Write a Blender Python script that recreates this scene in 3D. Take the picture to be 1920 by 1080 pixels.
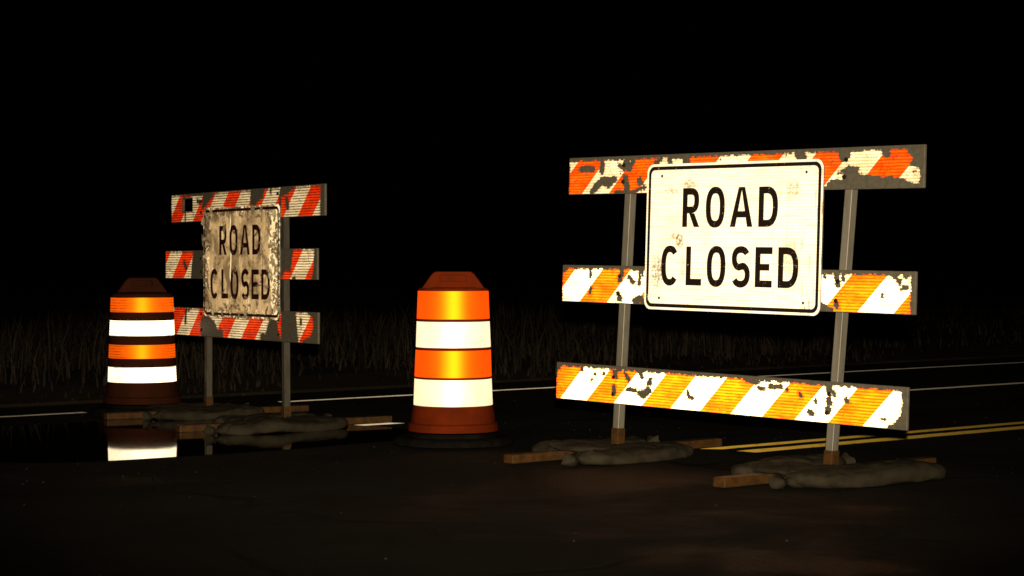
import bpy, math, random
import numpy as np
from mathutils import Vector, Matrix, noise as mnoise

random.seed(7)
rng = np.random.default_rng(11)
scene = bpy.context.scene
for o_ in list(bpy.data.objects):
    bpy.data.objects.remove(o_)
COL = scene.collection
R = math.radians

# ------------------------------------------------------------------ camera
cam_d = bpy.data.cameras.new('camera')
cam = bpy.data.objects.new('camera', cam_d)
COL.objects.link(cam)
cam.location = (0, 0, 1.05)
cam.rotation_euler = (R(90) - 0.012909, 0, 0)
cam_d.sensor_width = 36.0
cam_d.lens = 36.0 * 3884.9 / 1920.0
cam_d.clip_start = 0.05
cam_d.clip_end = 2000
scene.camera = cam

# ------------------------------------------------------------------ night sky
SUN_EL, SUN_ROT = R(-7.0), R(160)
world = bpy.data.worlds.new('World')
scene.world = world
world.use_nodes = True
wn = world.node_tree
wn.nodes.clear()
w_out = wn.nodes.new('ShaderNodeOutputWorld')
w_bg = wn.nodes.new('ShaderNodeBackground')
w_sky = wn.nodes.new('ShaderNodeTexSky')
w_sky.sky_type = 'NISHITA'
w_sky.sun_disc = False
w_sky.sun_elevation = SUN_EL
w_sky.sun_rotation = SUN_ROT
w_bg.inputs['Strength'].default_value = 0.10
wn.links.new(w_sky.outputs['Color'], w_bg.inputs['Color'])
wn.links.new(w_bg.outputs['Background'], w_out.inputs['Surface'])

# ------------------------------------------------------------------ light
# The one light of the place: the video lamp that lights the road works,
# about 0.2 m above the lens (the rail shadows on the road give its height).
lamp_d = bpy.data.lights.new('video_lamp', 'SPOT')
lamp_d.energy = 6400
lamp_d.color = (1.0, 0.80, 0.52)
lamp_d.spot_size = R(21)
lamp_d.spot_blend = 1.0
lamp_d.shadow_soft_size = 0.035
lamp = bpy.data.objects.new('video_lamp', lamp_d)
COL.objects.link(lamp)
lamp.location = (0.02, -0.03, 1.26)
aim = Vector((0.0, 12.0, 0.80)) - lamp.location
lamp.rotation_euler = aim.to_track_quat('-Z', 'Y').to_euler()
lamp.scale = (2.5, 1.0, 1.0)          # a wide, low beam

scene.view_settings.view_transform = 'Standard'
scene.view_settings.look = 'None'
scene.view_settings.exposure = 0.0
scene.view_settings.gamma = 1.0
scene.view_settings.use_curve_mapping = False
scene.render.engine = 'CYCLES'
scene.cycles.max_bounces = 5
scene.cycles.filter_width = 1.6         # the soft picture of a video camera
scene.cycles.sample_clamp_indirect = 4.0

# ------------------------------------------------------------------ helpers
def link(o, parent=None):
    COL.objects.link(o)
    if parent is not None:
        o.parent = parent
    return o

def mesh_obj(name, verts, faces, m=None, parent=None, smooth=False):
    me = bpy.data.meshes.new(name)
    me.from_pydata([tuple(v) for v in verts], [], faces)
    if m is not None:
        me.materials.append(m)
    if smooth:
        me.polygons.foreach_set('use_smooth', [True] * len(me.polygons))
    me.update()
    return link(bpy.data.objects.new(name, me), parent)

def thing(name, label, cat, loc=(0, 0, 0), rz=0.0, group=None):
    o = bpy.data.objects.new(name, None)
    o.empty_display_size = 0.2
    link(o)
    o.location = loc
    o.rotation_euler = (0, 0, rz)
    tag(o, label, cat, group)
    return o

def tag(o, label=None, cat=None, group=None, kind=None):
    if label: o['label'] = label
    if cat: o['category'] = cat
    if group: o['group'] = group
    if kind: o['kind'] = kind
    return o

def box_vf(x0, x1, y0, y1, z0, z1, f=None):
    v = [(x0, y0, z0), (x1, y0, z0), (x1, y1, z0), (x0, y1, z0),
         (x0, y0, z1), (x1, y0, z1), (x1, y1, z1), (x0, y1, z1)]
    if f: v = [f(*p) for p in v]
    return v, [(0, 3, 2, 1), (4, 5, 6, 7), (0, 1, 5, 4), (1, 2, 6, 5), (2, 3, 7, 6), (3, 0, 4, 7)]

def bevel(o, w, seg=2):
    b = o.modifiers.new('bevel', 'BEVEL')
    b.width = w; b.segments = seg; b.limit_method = 'ANGLE'
    return o

def set_attr(o, name, vals):
    a = o.data.attributes.new(name, 'FLOAT', 'POINT')
    a.data.foreach_set('value', np.asarray(vals, dtype=np.float32))

# ------------------------------------------------------------------ materials
class NT:
    def __init__(self, name):
        self.m = bpy.data.materials.new(name)
        self.m.use_nodes = True
        self.t = self.m.node_tree
        self.t.nodes.clear()
        self.out = self.t.nodes.new('ShaderNodeOutputMaterial')
        self.b = self.t.nodes.new('ShaderNodeBsdfPrincipled')
        self.t.links.new(self.b.outputs[0], self.out.inputs[0])
    def node(self, typ, **kw):
        n = self.t.nodes.new(typ)
        for k, v in kw.items():
            if k.startswith('i_'):
                n.inputs[k[2:].replace('_', ' ')].default_value = v
            else:
                setattr(n, k, v)
        return n
    def put(self, sock, v):
        if isinstance(v, (int, float, tuple, list)):
            sock.default_value = v if not isinstance(v, (tuple, list)) or len(v) != 3 or sock.type != 'RGBA' else (*v, 1)
        else:
            self.t.links.new(v, sock)
    def attr(self, name):
        return self.node('ShaderNodeAttribute', attribute_name=name).outputs['Fac']
    def math(self, op, a, b=0.0, c=0.0, clamp=False):
        n = self.node('ShaderNodeMath', operation=op, use_clamp=clamp)
        self.put(n.inputs[0], a); self.put(n.inputs[1], b)
        if op in ('SMOOTH_MIN', 'MULTIPLY_ADD', 'COMPARE', 'WRAP'):
            self.put(n.inputs[2], c)
        return n.outputs[0]
    def step(self, x, lo, hi):
        n = self.node('ShaderNodeMapRange', interpolation_type='SMOOTHSTEP')
        self.put(n.inputs['Value'], x)
        n.inputs['From Min'].default_value = lo
        n.inputs['From Max'].default_value = hi
        return n.outputs['Result']
    def mix(self, f, a, b):
        n = self.node('ShaderNodeMix', data_type='RGBA')
        self.put(n.inputs[0], f); self.put(n.inputs[6], a); self.put(n.inputs[7], b)
        return n.outputs[2]
    def vec(self, x, y, z=0.0):
        n = self.node('ShaderNodeCombineXYZ')
        self.put(n.inputs[0], x); self.put(n.inputs[1], y); self.put(n.inputs[2], z)
        return n.outputs[0]
    def obj(self):
        return self.node('ShaderNodeTexCoord').outputs['Object']
    def noise(self, v, scale, detail=3.0, rough=0.55, dist=0.0):
        n = self.node('ShaderNodeTexNoise')
        self.put(n.inputs['Vector'], v)
        n.inputs['Scale'].default_value = scale
        n.inputs['Detail'].default_value = detail
        n.inputs['Roughness'].default_value = rough
        n.inputs['Distortion'].default_value = dist
        return n.outputs['Fac']
    def voro(self, v, scale, feature='F1', rnd=1.0):
        n = self.node('ShaderNodeTexVoronoi', feature=feature)
        self.put(n.inputs['Vector'], v)
        n.inputs['Scale'].default_value = scale
        n.inputs['Randomness'].default_value = rnd
        return n.outputs['Distance']
    def bump(self, h, strength=0.3, dist=0.01):
        n = self.node('ShaderNodeBump')
        n.inputs['Strength'].default_value = strength
        n.inputs['Distance'].default_value = dist
        self.put(n.inputs['Height'], h)
        self.t.links.new(n.outputs[0], self.b.inputs['Normal'])
    def prisms(self, col, fac, facing, rough=0.45):
        """prismatic film: mirror facets all set to face the approaching traffic (`facing`, fixed), over the diffuse layer"""
        g = self.node('ShaderNodeBsdfAnisotropic')
        self.put(g.inputs['Color'], col); g.inputs['Roughness'].default_value = rough
        if facing is not None:
            vv = Vector(facing).normalized()
            c = self.node('ShaderNodeCombineXYZ')
            for i in range(3): c.inputs[i].default_value = vv[i]
            self.t.links.new(c.outputs[0], g.inputs['Normal'])
        mx = self.node('ShaderNodeMixShader')
        self.put(mx.inputs[0], fac)
        src = self.out.inputs[0].links[0].from_socket
        self.t.links.new(src, mx.inputs[1]); self.t.links.new(g.outputs[0], mx.inputs[2])
        self.t.links.new(mx.outputs[0], self.out.inputs[0])
    def set(self, **kw):
        for k, v in kw.items():
            self.put(self.b.inputs[k.replace('_', ' ')], v)
        return self.m

def mat_plain(name, col, col2=None, scale=12.0, rough=0.6, metallic=0.0, spec=0.4, bump=0.2, stretch=(1, 1, 1)):
    n = NT(name)
    mp = n.node('ShaderNodeMapping')
    n.put(mp.inputs[0], n.obj()); mp.inputs['Scale'].default_value = stretch
    f = n.noise(mp.outputs[0], scale, 5, 0.6)
    c = n.mix(n.step(f, 0.35, 0.68), col, col2 or tuple(x * 0.7 for x in col))
    if bump: n.bump(n.noise(mp.outputs[0], scale * 4, 3), bump, 0.004)
    n.set(Base_Color=c, Roughness=rough, Metallic=metallic)
    n.b.inputs['Specular IOR Level'].default_value = spec
    return n.m

def mat_sheeting(name, white, orange, foil_or, bare, ribs, facing, crack=1.0, seed=0.0, rib_w=0.3, rib_o=0.6, rib_dark=1.0):
    """worn retroreflective film: stripes, ribbed seams, cracks; 'peel' is the distance (m) from a torn edge"""
    n = NT(name)
    u, v = n.attr('ru'), n.attr('rv')
    p = n.vec(u, v, seed)
    # stripes
    s = n.math('FRACT', n.math('MULTIPLY', n.attr('stripe'), 0.5))
    is_or = n.step(s, 0.5 - 0.004, 0.5 + 0.004)
    # brightness patchiness along the film
    bl = n.noise(n.vec(n.math('MULTIPLY', u, 0.6), n.math('MULTIPLY', v, 1.6), seed + 8), 9, 4, 0.6)
    wh = n.mix(n.step(bl, 0.35, 0.7), white, tuple(c * k for c, k in zip(white, (0.92, 0.86, 0.72))))
    og = n.mix(n.step(bl, 0.38, 0.66), orange, tuple(c * k for c, k in zip(orange, (0.86, 0.55, 0.6))))
    film_c = n.mix(is_or, wh, og)
    # horizontal ribs of the film, broken up
    wob = n.math('MULTIPLY', n.math('SUBTRACT', n.noise(n.vec(n.math('MULTIPLY', u, 3.0), v, seed), 6, 2), 0.5), 0.22)
    row = n.math('ADD', n.math('MULTIPLY', v, ribs / 0.2032), wob)
    rf = n.math('ABSOLUTE', n.math('SUBTRACT', n.math('FRACT', row), 0.5))
    gate = n.noise(n.vec(n.math('MULTIPLY', u, 7.0), n.math('MULTIPLY', v, 60.0), seed + 1), 2.2, 3, 0.7)
    # torn edge
    edge = n.math('ADD', n.attr('peel'),
                  n.math('MULTIPLY', n.math('SUBTRACT', n.noise(p, 42, 5, 0.66), 0.5), 0.044))
    edge = n.math('SUBTRACT', edge, 0.003)
    edge = n.math('SUBTRACT', edge, n.math('MULTIPLY', n.math('MULTIPLY', n.step(rf, 0.22, 0.40), n.step(gate, 0.30, 0.5)), 0.0030))
    film = n.step(edge, -0.0022, 0.0022)
    dull = n.math('MULTIPLY', n.math('SUBTRACT', 1.0, n.step(edge, 0.002, 0.016)), n.step(n.noise(n.vec(u, n.math('MULTIPLY', v, 2.5), seed + 5), 30, 4, 0.7), 0.40, 0.60))
    # flakes that have gone between the big tears
    chip = n.noise(n.vec(n.math('MULTIPLY', u, 0.8), v, seed + 3.1), 34, 5, 0.7)
    chip = n.math('ADD', chip, n.math('MULTIPLY', n.attr('wear'), 0.1))
    film = n.math('MULTIPLY', film, n.math('SUBTRACT', 1.0, n.step(chip, 0.705, 0.72)))
    line = n.math('MULTIPLY', n.step(rf, 0.22, 0.36), n.step(gate, 0.30, 0.50))
    dirt = tuple(c * 0.4 for c in bare)
    film_c2 = n.mix(n.math('MULTIPLY', line, n.math('ADD', rib_w, n.math('MULTIPLY', is_or, rib_o - rib_w))), film_c,
                    n.mix(is_or, tuple(c * (0.25 + 0.5 * (rib_dark > 0.5)) for c in (0.50, 0.37, 0.20)), tuple(c * k for c, k in zip(orange, (0.45, 0.25, 0.3)))))
    # fine cracks
    wp = n.node('ShaderNodeTexNoise'); n.put(wp.inputs['Vector'], p); wp.inputs['Scale'].default_value = 25
    vadd = n.node('ShaderNodeVectorMath', operation='MULTIPLY_ADD')
    n.put(vadd.inputs[0], wp.outputs['Color']); vadd.inputs[1].default_value = (0.10, 0.07, 0.0); n.put(vadd.inputs[2], p)
    vr = n.voro(vadd.outputs[0], 21, 'DISTANCE_TO_EDGE')
    zone = n.noise(p, 7, 3, 0.6)
    ck = n.math('MULTIPLY', n.math('SUBTRACT', 1.0, n.step(vr, 0.015, 0.05)), n.step(n.math('ADD', zone, n.math('MULTIPLY', n.attr('wear'), 0.10)), 0.56, 0.66))
    film_c3 = n.mix(n.math('MULTIPLY', ck, 0.6 * crack), film_c2, n.mix(is_or, (0.10, 0.075, 0.045), tuple(c * k for c, k in zip(orange, (0.4, 0.2, 0.3)))))
    bn = n.noise(p, 40, 4, 0.6)
    bare_c = n.mix(n.step(bn, 0.3, 0.7), bare, tuple(c * 0.72 for c in bare))
    n.bump(n.math('ADD', n.math('MULTIPLY', film, 1.0), n.math('MULTIPLY', line, -0.4)), 0.35, 0.0012)
    n.set(Base_Color=n.mix(film, bare_c, film_c3), Roughness=0.45)
    n.b.inputs['Specular IOR Level'].default_value = 0.25
    live = n.math('MULTIPLY', n.attr('foil'), n.math('SUBTRACT', 1.15, n.math('MULTIPLY', n.step(bl, 0.35, 0.7), 0.4)))
    fo = n.mix(is_or, wh, n.mix(n.step(bl, 0.38, 0.66), foil_or, tuple(c * k for c, k in zip(foil_or, (1, 0.7, 1)))))
    dk = n.math('ADD', n.math('MULTIPLY', line, n.math('ADD', rib_w, n.math('MULTIPLY', is_or, rib_o - rib_w))), n.math('MAXIMUM', n.math('MULTIPLY', ck, 0.7), n.math('MULTIPLY', dull, 0.85)), clamp=True)
    fo = n.mix(dk, fo, n.mix(is_or, tuple(c * rib_dark for c in (0.62, 0.46, 0.25)), tuple(c * k for c, k in zip(foil_or, (0.62 * rib_dark, 0.26 * rib_dark, 0.3)))))
    n.prisms(fo, n.math('MULTIPLY', film, live, clamp=True), facing)
    return n.m

def mat_sign_clean(name, facing):
    n = NT(name)
    u, v = n.attr('ru'), n.attr('rv')
    p = n.vec(u, v, 2.7)
    base = n.mix(n.step(n.noise(p, 5, 4, 0.6), 0.42, 0.75), (0.88, 0.85, 0.78), (0.84, 0.78, 0.64))
    # faint horizontal scuffs
    hs = n.noise(n.vec(n.math('MULTIPLY', u, 4.0), n.math('MULTIPLY', v, 90.0), 1.0), 1.6, 3, 0.65)
    base = n.mix(n.math('MULTIPLY', n.step(hs, 0.54, 0.66), 0.55), base, (0.46, 0.36, 0.21))
    # horizontal seams of the film
    rf = n.math('ABSOLUTE', n.math('SUBTRACT', n.math('FRACT', n.math('MULTIPLY', v, 64.0)), 0.5))
    base = n.mix(n.math('MULTIPLY', n.step(rf, 0.36, 0.46), 0.42), base, (0.42, 0.31, 0.16))
    # vertical scratches toward the right
    vs = n.noise(n.vec(n.math('MULTIPLY', u, 60.0), n.math('MULTIPLY', v, 5.0), 4.0), 1.2, 4, 0.7, 0.6)
    right = n.step(u, 0.10, 0.55)
    base = n.mix(n.math('MULTIPLY', n.math('MULTIPLY', n.step(vs, 0.58, 0.63), right), 0.8), base, (0.26, 0.19, 0.11))
    # grey stains
    for (a, b, r1, r2, k) in ((-0.36, 0.36, 0.035, 0.04, 0.8), (-0.39, 0.385, 0.05, 0.02, 0.6), (-0.43, 0.62, 0.06, 0.02, 0.55), (-0.30, 0.655, 0.05, 0.03, 0.6), (0.42, 0.62, 0.05, 0.05, 0.5), (-0.52, 0.20, 0.05, 0.10, 0.7), (0.40, 0.28, 0.07, 0.09, 0.45), (-0.33, 0.22, 0.02, 0.06, 0.5)):
        du = n.math('DIVIDE', n.math('SUBTRACT', u, a), r1)
        dv = n.math('DIVIDE', n.math('SUBTRACT', v, b), r2)
        d = n.math('ADD', n.math('MULTIPLY', du, du), n.math('MULTIPLY', dv, dv))
        base = n.mix(n.math('MULTIPLY', n.math('MULTIPLY', n.math('SUBTRACT', 1.0, n.step(d, 0.2, 1.3)), n.step(n.noise(p, 60, 4, 0.75), 0.42, 0.56)), k * 1.15), base, (0.13, 0.095, 0.055))
    # specks
    sp = n.noise(p, 70, 4, 0.7)
    base = n.mix(n.math('MULTIPLY', n.step(sp, 0.672, 0.695), 0.85), base, (0.09, 0.065, 0.04))
    # one long hairline on the right
    hx = n.math('ADD', 0.385, n.math('MULTIPLY', n.math('SUBTRACT', n.noise(n.vec(0.0, v, 9.0), 6, 3), 0.5), 0.07))
    hair = n.math('MULTIPLY', n.math('SUBTRACT', 1.0, n.step(n.math('ABSOLUTE', n.math('SUBTRACT', u, hx)), 0.0006, 0.0022)), n.step(v, 0.30, 0.34))
    base = n.mix(n.math('MULTIPLY', hair, 0.6), base, (0.35, 0.26, 0.15))
    n.set(Base_Color=base, Roughness=0.4)
    n.b.inputs['Specular IOR Level'].default_value = 0.25
    n.prisms(base, 0.175, facing)
    return n.m

def mat_sign_worn(name, facing):
    n = NT(name)
    u, v = n.attr('ru'), n.attr('rv')
    p = n.vec(u, v, 5.3)
    big = n.noise(p, 6, 5, 0.65, 0.4)
    base = n.mix(n.step(big, 0.38, 0.60), (0.44, 0.345, 0.22), (0.15, 0.112, 0.07))
    # down-running streaks
    vs = n.noise(n.vec(n.math('MULTIPLY', u, 26.0), n.math('MULTIPLY', v, 3.0), 1.0), 1.4, 4, 0.65, 0.5)
    base = n.mix(n.math('MULTIPLY', n.step(vs, 0.55, 0.72), 0.6), base, (0.85, 0.76, 0.56))
    base = n.mix(n.math('MULTIPLY', n.step(n.math('SUBTRACT', 1.0, vs), 0.56, 0.66), 0.45), base, (0.26, 0.19, 0.11))
    # brighter film near the right edge
    rr = n.math('ADD', n.step(u, 0.30, 0.58), n.math('MULTIPLY', n.math('SUBTRACT', n.noise(p, 9, 4, 0.6), 0.5), 1.5))
    base = n.mix(n.math('MULTIPLY', n.step(rr, 0.55, 0.72), 0.85), base, (0.88, 0.80, 0.60))
    # curled dark flakes, most along the edges
    ex = n.math('SUBTRACT', 0.6096, n.math('ABSOLUTE', u))
    ev = n.math('SUBTRACT', 0.381, n.math('ABSOLUTE', n.math('SUBTRACT', v, 0.381)))
    e = n.math('MINIMUM', n.math('MULTIPLY', ex, 0.6), ev)
    edge = n.math('MULTIPLY', n.math('SUBTRACT', 1.0, n.step(e, 0.0, 0.13)), 0.11)
    fl = n.math('ADD', n.noise(n.vec(n.math('MULTIPLY', u, 0.8), n.math('MULTIPLY', v, 1.1), 7.0), 13, 5, 0.72, 1.2), edge)
    base = n.mix(n.math('MULTIPLY', n.step(fl, 0.59, 0.615), 0.9), base, (0.075, 0.052, 0.03))
    lt = n.noise(n.vec(u, v, 11.0), 15, 5, 0.7, 1.0)
    base = n.mix(n.math('MULTIPLY', n.step(n.math('ADD', lt, edge), 0.68, 0.71), 0.9), base, (0.88, 0.82, 0.66))
    # the long vertical crease through the first O
    hx = n.math('ADD', -0.155, n.math('MULTIPLY', n.math('SUBTRACT', n.noise(n.vec(0.0, v, 9.0), 4, 3), 0.5), 0.09))
    dd = n.math('ABSOLUTE', n.math('SUBTRACT', u, hx))
    lo = n.math('MULTIPLY', n.step(v, 0.20, 0.28), n.math('SUBTRACT', 1.0, n.step(v, 0.66, 0.72)))
    base = n.mix(n.math('MULTIPLY', n.math('SUBTRACT', 1.0, n.step(dd, 0.004, 0.010)), lo), base, (0.86, 0.80, 0.64))
    dd2 = n.math('ABSOLUTE', n.math('SUBTRACT', n.math('SUBTRACT', u, hx), 0.014))
    base = n.mix(n.math('MULTIPLY', n.math('SUBTRACT', 1.0, n.step(dd2, 0.002, 0.007)), lo), base, (0.14, 0.10, 0.06))
    n.bump(n.noise(p, 24, 5, 0.7), 0.6, 0.01)
    n.set(Base_Color=base, Roughness=0.55)
    n.b.inputs['Specular IOR Level'].default_value = 0.2
    n.prisms(base, 0.25, facing)
    return n.m

def mat_band(name, col, col_b, col_gloss, facing, rows=0.0, foil=(0.2, 0.5)):
    """drum film; object coordinates, z up.  half diffuse film, half coloured foil"""
    n = NT(name)
    co = n.obj()
    sx = n.node('ShaderNodeSeparateXYZ'); n.put(sx.inputs[0], co)
    f = n.noise(co, 14, 4, 0.6)
    c = n.mix(n.step(f, 0.35, 0.72), col, col_b)
    if rows:
        ang = n.math('ARCTAN2', sx.outputs['X'], sx.outputs['Y'])
        rf = n.math('ABSOLUTE', n.math('SUBTRACT', n.math('FRACT', n.math('MULTIPLY', sx.outputs['Z'], rows)), 0.5))
        g = n.noise(n.vec(n.math('MULTIPLY', ang, 2.0), n.math('MULTIPLY', sx.outputs['Z'], 160.0), 0.0), 2.0, 3)
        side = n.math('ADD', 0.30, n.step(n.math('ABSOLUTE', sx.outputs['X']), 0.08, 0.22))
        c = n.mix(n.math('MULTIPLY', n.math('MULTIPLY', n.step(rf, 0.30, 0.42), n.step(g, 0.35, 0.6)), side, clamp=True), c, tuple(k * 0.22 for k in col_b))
    else:
        sc = n.noise(n.vec(n.math('MULTIPLY', sx.outputs['X'], 9.0), n.math('MULTIPLY', sx.outputs['Z'], 1.5), 0.0), 9, 4, 0.65)
        c = n.mix(n.math('MULTIPLY', n.step(sc, 0.58, 0.72), 0.35), c, tuple(k * 0.62 for k in col_b))
    n.set(Base_Color=c, Roughness=0.5)
    n.b.inputs['Specular IOR Level'].default_value = 0.2
    n.prisms(c, foil[0], facing, 0.38)    # facets turned to the traffic
    n.prisms(c if col_gloss is None else col_gloss, foil[1], None, 0.56)      # glossy face of the film
    return n.m

def mat_ink(name, ink, under, thr):
    """black film lettering with the flecks where it has gone"""
    n = NT(name)
    o = n.obj()
    f = n.noise(o, 46, 5, 0.72)
    z = n.noise(o, 7, 3, 0.6)
    f = n.math('ADD', f, n.math('MULTIPLY', n.math('SUBTRACT', z, 0.5), 0.35))
    n.set(Base_Color=n.mix(n.step(f, thr, thr + 0.02), ink, under), Roughness=0.5)
    n.b.inputs['Specular IOR Level'].default_value = 0.12
    return n.m

def mat_asphalt(name):
    n = NT(name)
    g = n.node('ShaderNodeNewGeometry').outputs['Position']
    big = n.noise(g, 0.55, 5, 0.6)
    mid = n.noise(g, 4.0, 5, 0.65)
    fine = n.voro(g, 95)
    c = n.mix(n.step(big, 0.36, 0.66), (0.013, 0.012, 0.011), (0.022, 0.020, 0.018))
    c = n.mix(n.math('MULTIPLY', n.step(mid, 0.52, 0.72), 0.55), c, (0.030, 0.027, 0.023))
    c = n.mix(n.math('MULTIPLY', n.step(fine, 0.25, 0.6), 0.5), c, (0.012, 0.011, 0.010))
    wp = n.node('ShaderNodeTexNoise'); n.put(wp.inputs['Vector'], g); wp.inputs['Scale'].default_value = 1.6
    va = n.node('ShaderNodeVectorMath', operation='MULTIPLY_ADD')
    n.put(va.inputs[0], wp.outputs['Color']); va.inputs[1].default_value = (0.8, 0.8, 0.0); n.put(va.inputs[2], g)
    cr = n.math('MULTIPLY', n.math('SUBTRACT', 1.0, n.step(n.voro(va.outputs[0], 0.45, 'DISTANCE_TO_EDGE'), 0.004, 0.012)), n.step(big, 0.45, 0.6))
    c = n.mix(n.math('MULTIPLY', cr, 0.8), c, (0.006, 0.006, 0.006))
    wet = n.step(n.noise(g, 0.8, 4, 0.6, 0.4), 0.42, 0.62)
    rough = n.node('ShaderNodeMapRange'); n.put(rough.inputs[0], wet)
    rough.inputs['To Min'].default_value = 0.95; rough.inputs['To Max'].default_value = 0.68
    n.bump(n.math('ADD', n.math('MULTIPLY', n.math('SUBTRACT', 1.0, fine), 0.8), n.math('MULTIPLY', cr, -1.5)), 0.5, 0.006)
    n.set(Base_Color=c, Roughness=rough.outputs[0])
    n.b.inputs['Specular IOR Level'].default_value = 0.07
    return n.m

def mat_line(name, col, beads):
    n = NT(name)
    g = n.node('ShaderNodeNewGeometry').outputs['Position']
    w = n.noise(g, 14, 5, 0.7)
    c = n.mix(n.step(w, 0.56, 0.66), col, tuple(k * 0.25 for k in col))
    n.bump(n.voro(g, 95), 0.3, 0.004)
    n.set(Base_Color=c, Roughness=0.6)
    n.prisms(c, beads, (0.0, -1.0, 0.09))   # glass beads in the paint
    return n.m

def mat_vcol(name, a, b):
    n = NT(name)
    f = n.attr('tone')
    n.set(Base_Color=n.mix(f, a, b), Roughness=0.7)
    n.b.inputs['Specular IOR Level'].default_value = 0.2
    return n.m

# the way back to the approaching traffic from each barricade
BARE = (0.135, 0.125, 0.100)
F_R, F_L, F_C = (-1.05, -10.5, 0.1), (2.1, -14.3, 0.2), (0.35, -12.2, 0.5)
M = {
 'asphalt': mat_asphalt('asphalt'),
 'white_line': mat_line('white_line', (0.78, 0.76, 0.70), 0.19),
 'yellow_line': mat_line('yellow_line', (0.72, 0.50, 0.08), 0.12),
 'soil': mat_plain('soil', (0.040, 0.030, 0.020), (0.022, 0.018, 0.012), 1.2, 0.9, spec=0.1, bump=0.6),
 'water': None,
 'galv': mat_plain('galvanised_steel', (0.37, 0.355, 0.31), (0.29, 0.275, 0.24), 30, 0.62, 0.68, bump=0.15, stretch=(1, 1, 0.25)),
 'galv_dull': mat_plain('dull_steel', (0.125, 0.117, 0.097), (0.09, 0.082, 0.07), 30, 0.62, 0.62, bump=0.15, stretch=(1, 1, 0.25)),
 'board': mat_plain('bare_board', (0.135, 0.125, 0.10), (0.10, 0.09, 0.073), 26, 0.6, 0.0, spec=0.3),
 'rust_orange': mat_plain('orange_foot_paint', (0.075, 0.034, 0.007), (0.036, 0.018, 0.006), 22, 0.6, spec=0.3),
 'canvas': mat_plain('sandbag_canvas', (0.038, 0.033, 0.023), (0.020, 0.017, 0.012), 9, 0.9, spec=0.1, bump=0.5),
 'black': mat_ink('black_film', (0.016, 0.011, 0.009), (0.75, 0.68, 0.52), 0.665),
 'black_worn': mat_ink('worn_black_film', (0.034, 0.007, 0.006), (0.52, 0.41, 0.25), 0.64),
 'bolt': mat_plain('dark_bolt', (0.05, 0.035, 0.025), (0.02, 0.016, 0.012), 80, 0.5, 0.6, bump=0),
 'rubber': mat_plain('tyre_rubber', (0.005, 0.0045, 0.004), (0.009, 0.008, 0.007), 14, 0.9, spec=0.03),
 'drum': mat_plain('drum_plastic', (0.145, 0.0185, 0.003), (0.10, 0.0145, 0.003), 7, 0.8, spec=0.04, bump=0.1),
 'drum_dull': mat_plain('dirty_drum_plastic', (0.042, 0.010, 0.004), (0.029, 0.009, 0.004), 9, 0.8, spec=0.05, bump=0.1),
 'drum_dark': mat_plain('drum_slot', (0.03, 0.008, 0.004), None, 9, 0.7, spec=0.1, bump=0),
 'band_white': mat_band('white_band_film', (0.88, 0.85, 0.76), (0.82, 0.77, 0.64), None, F_C, foil=(0.30, 0.60)),
 'band_orange': mat_band('orange_band_film', (0.82, 0.050, 0.002), (0.80, 0.042, 0.002), (0.92, 0.48, 0.004), F_C, foil=(0.55, 0.72)),
 'band_white_rows': mat_band('white_band_film_ribbed', (0.88, 0.88, 0.86), (0.86, 0.85, 0.80), None, F_L, 52.0, foil=(0.7, 0.35)),
 'band_orange_rows': mat_band('orange_band_film_ribbed', (0.84, 0.110, 0.003), (0.82, 0.09, 0.003), (0.92, 0.44, 0.004), F_L, 52.0, foil=(0.55, 0.70)),
 'film_new': mat_sheeting('barricade_film_orange', (0.88, 0.85, 0.70), (0.80, 0.058, 0.003), (0.90, 0.175, 0.003), BARE, 13.5, F_R, crack=1.0, seed=0.0, rib_w=0.75, rib_o=0.92),
 'film_old': mat_sheeting('barricade_film_red', (0.80, 0.73, 0.58), (0.78, 0.055, 0.008), (0.80, 0.060, 0.008), BARE, 12.0, F_L, crack=1.25, seed=4.0, rib_w=0.96, rib_o=0.92, rib_dark=0.12),
 'sign_clean': mat_sign_clean('sign_face_white', F_R),
 'sign_worn': mat_sign_worn('sign_face_weathered', F_L),
 'sign_back': mat_plain('sign_metal', (0.35, 0.34, 0.32), None, 20, 0.5, 0.8),
 'flake': mat_vcol('curled_sign_film', (0.30, 0.22, 0.13), (0.86, 0.78, 0.58)),
 'grit': mat_plain('grit', (0.034, 0.030, 0.025), (0.018, 0.016, 0.013), 30, 0.9, spec=0.1, bump=0),
 'grass': mat_vcol('dry_grass', (0.006, 0.004, 0.002), (0.023, 0.0145, 0.008)),
}
w = NT('puddle_water')
w.bump(w.noise(w.node('ShaderNodeNewGeometry').outputs['Position'], 14, 3), 0.012, 0.004)
w.set(Base_Color=(0.012, 0.011, 0.010), Roughness=0.04)
w.b.inputs['IOR'].default_value = 1.33
M['water'] = w.m

# ------------------------------------------------------------------ ground, road
# the road runs along DIR; NRM points across it, away from the camera
DIR = np.array([0.758, 0.652]); DIR /= np.linalg.norm(DIR)
NRM = np.array([-DIR[1], DIR[0]])
LOW = -0.055                     # the far lane lies a little lower than the crown

def gz(n):                       # height of the road surface across its section
    xs = [-12.0, 0.0, 7.9, 9.7, 14.3]
    zs = [-0.10, 0.0, 0.0, LOW, LOW]
    return float(np.interp(n, xs, zs))

def P(t, n, dz=0.0, z=None):
    q = DIR * t + NRM * n
    return (q[0], q[1], (gz(n) if z is None else z) + dz)

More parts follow.
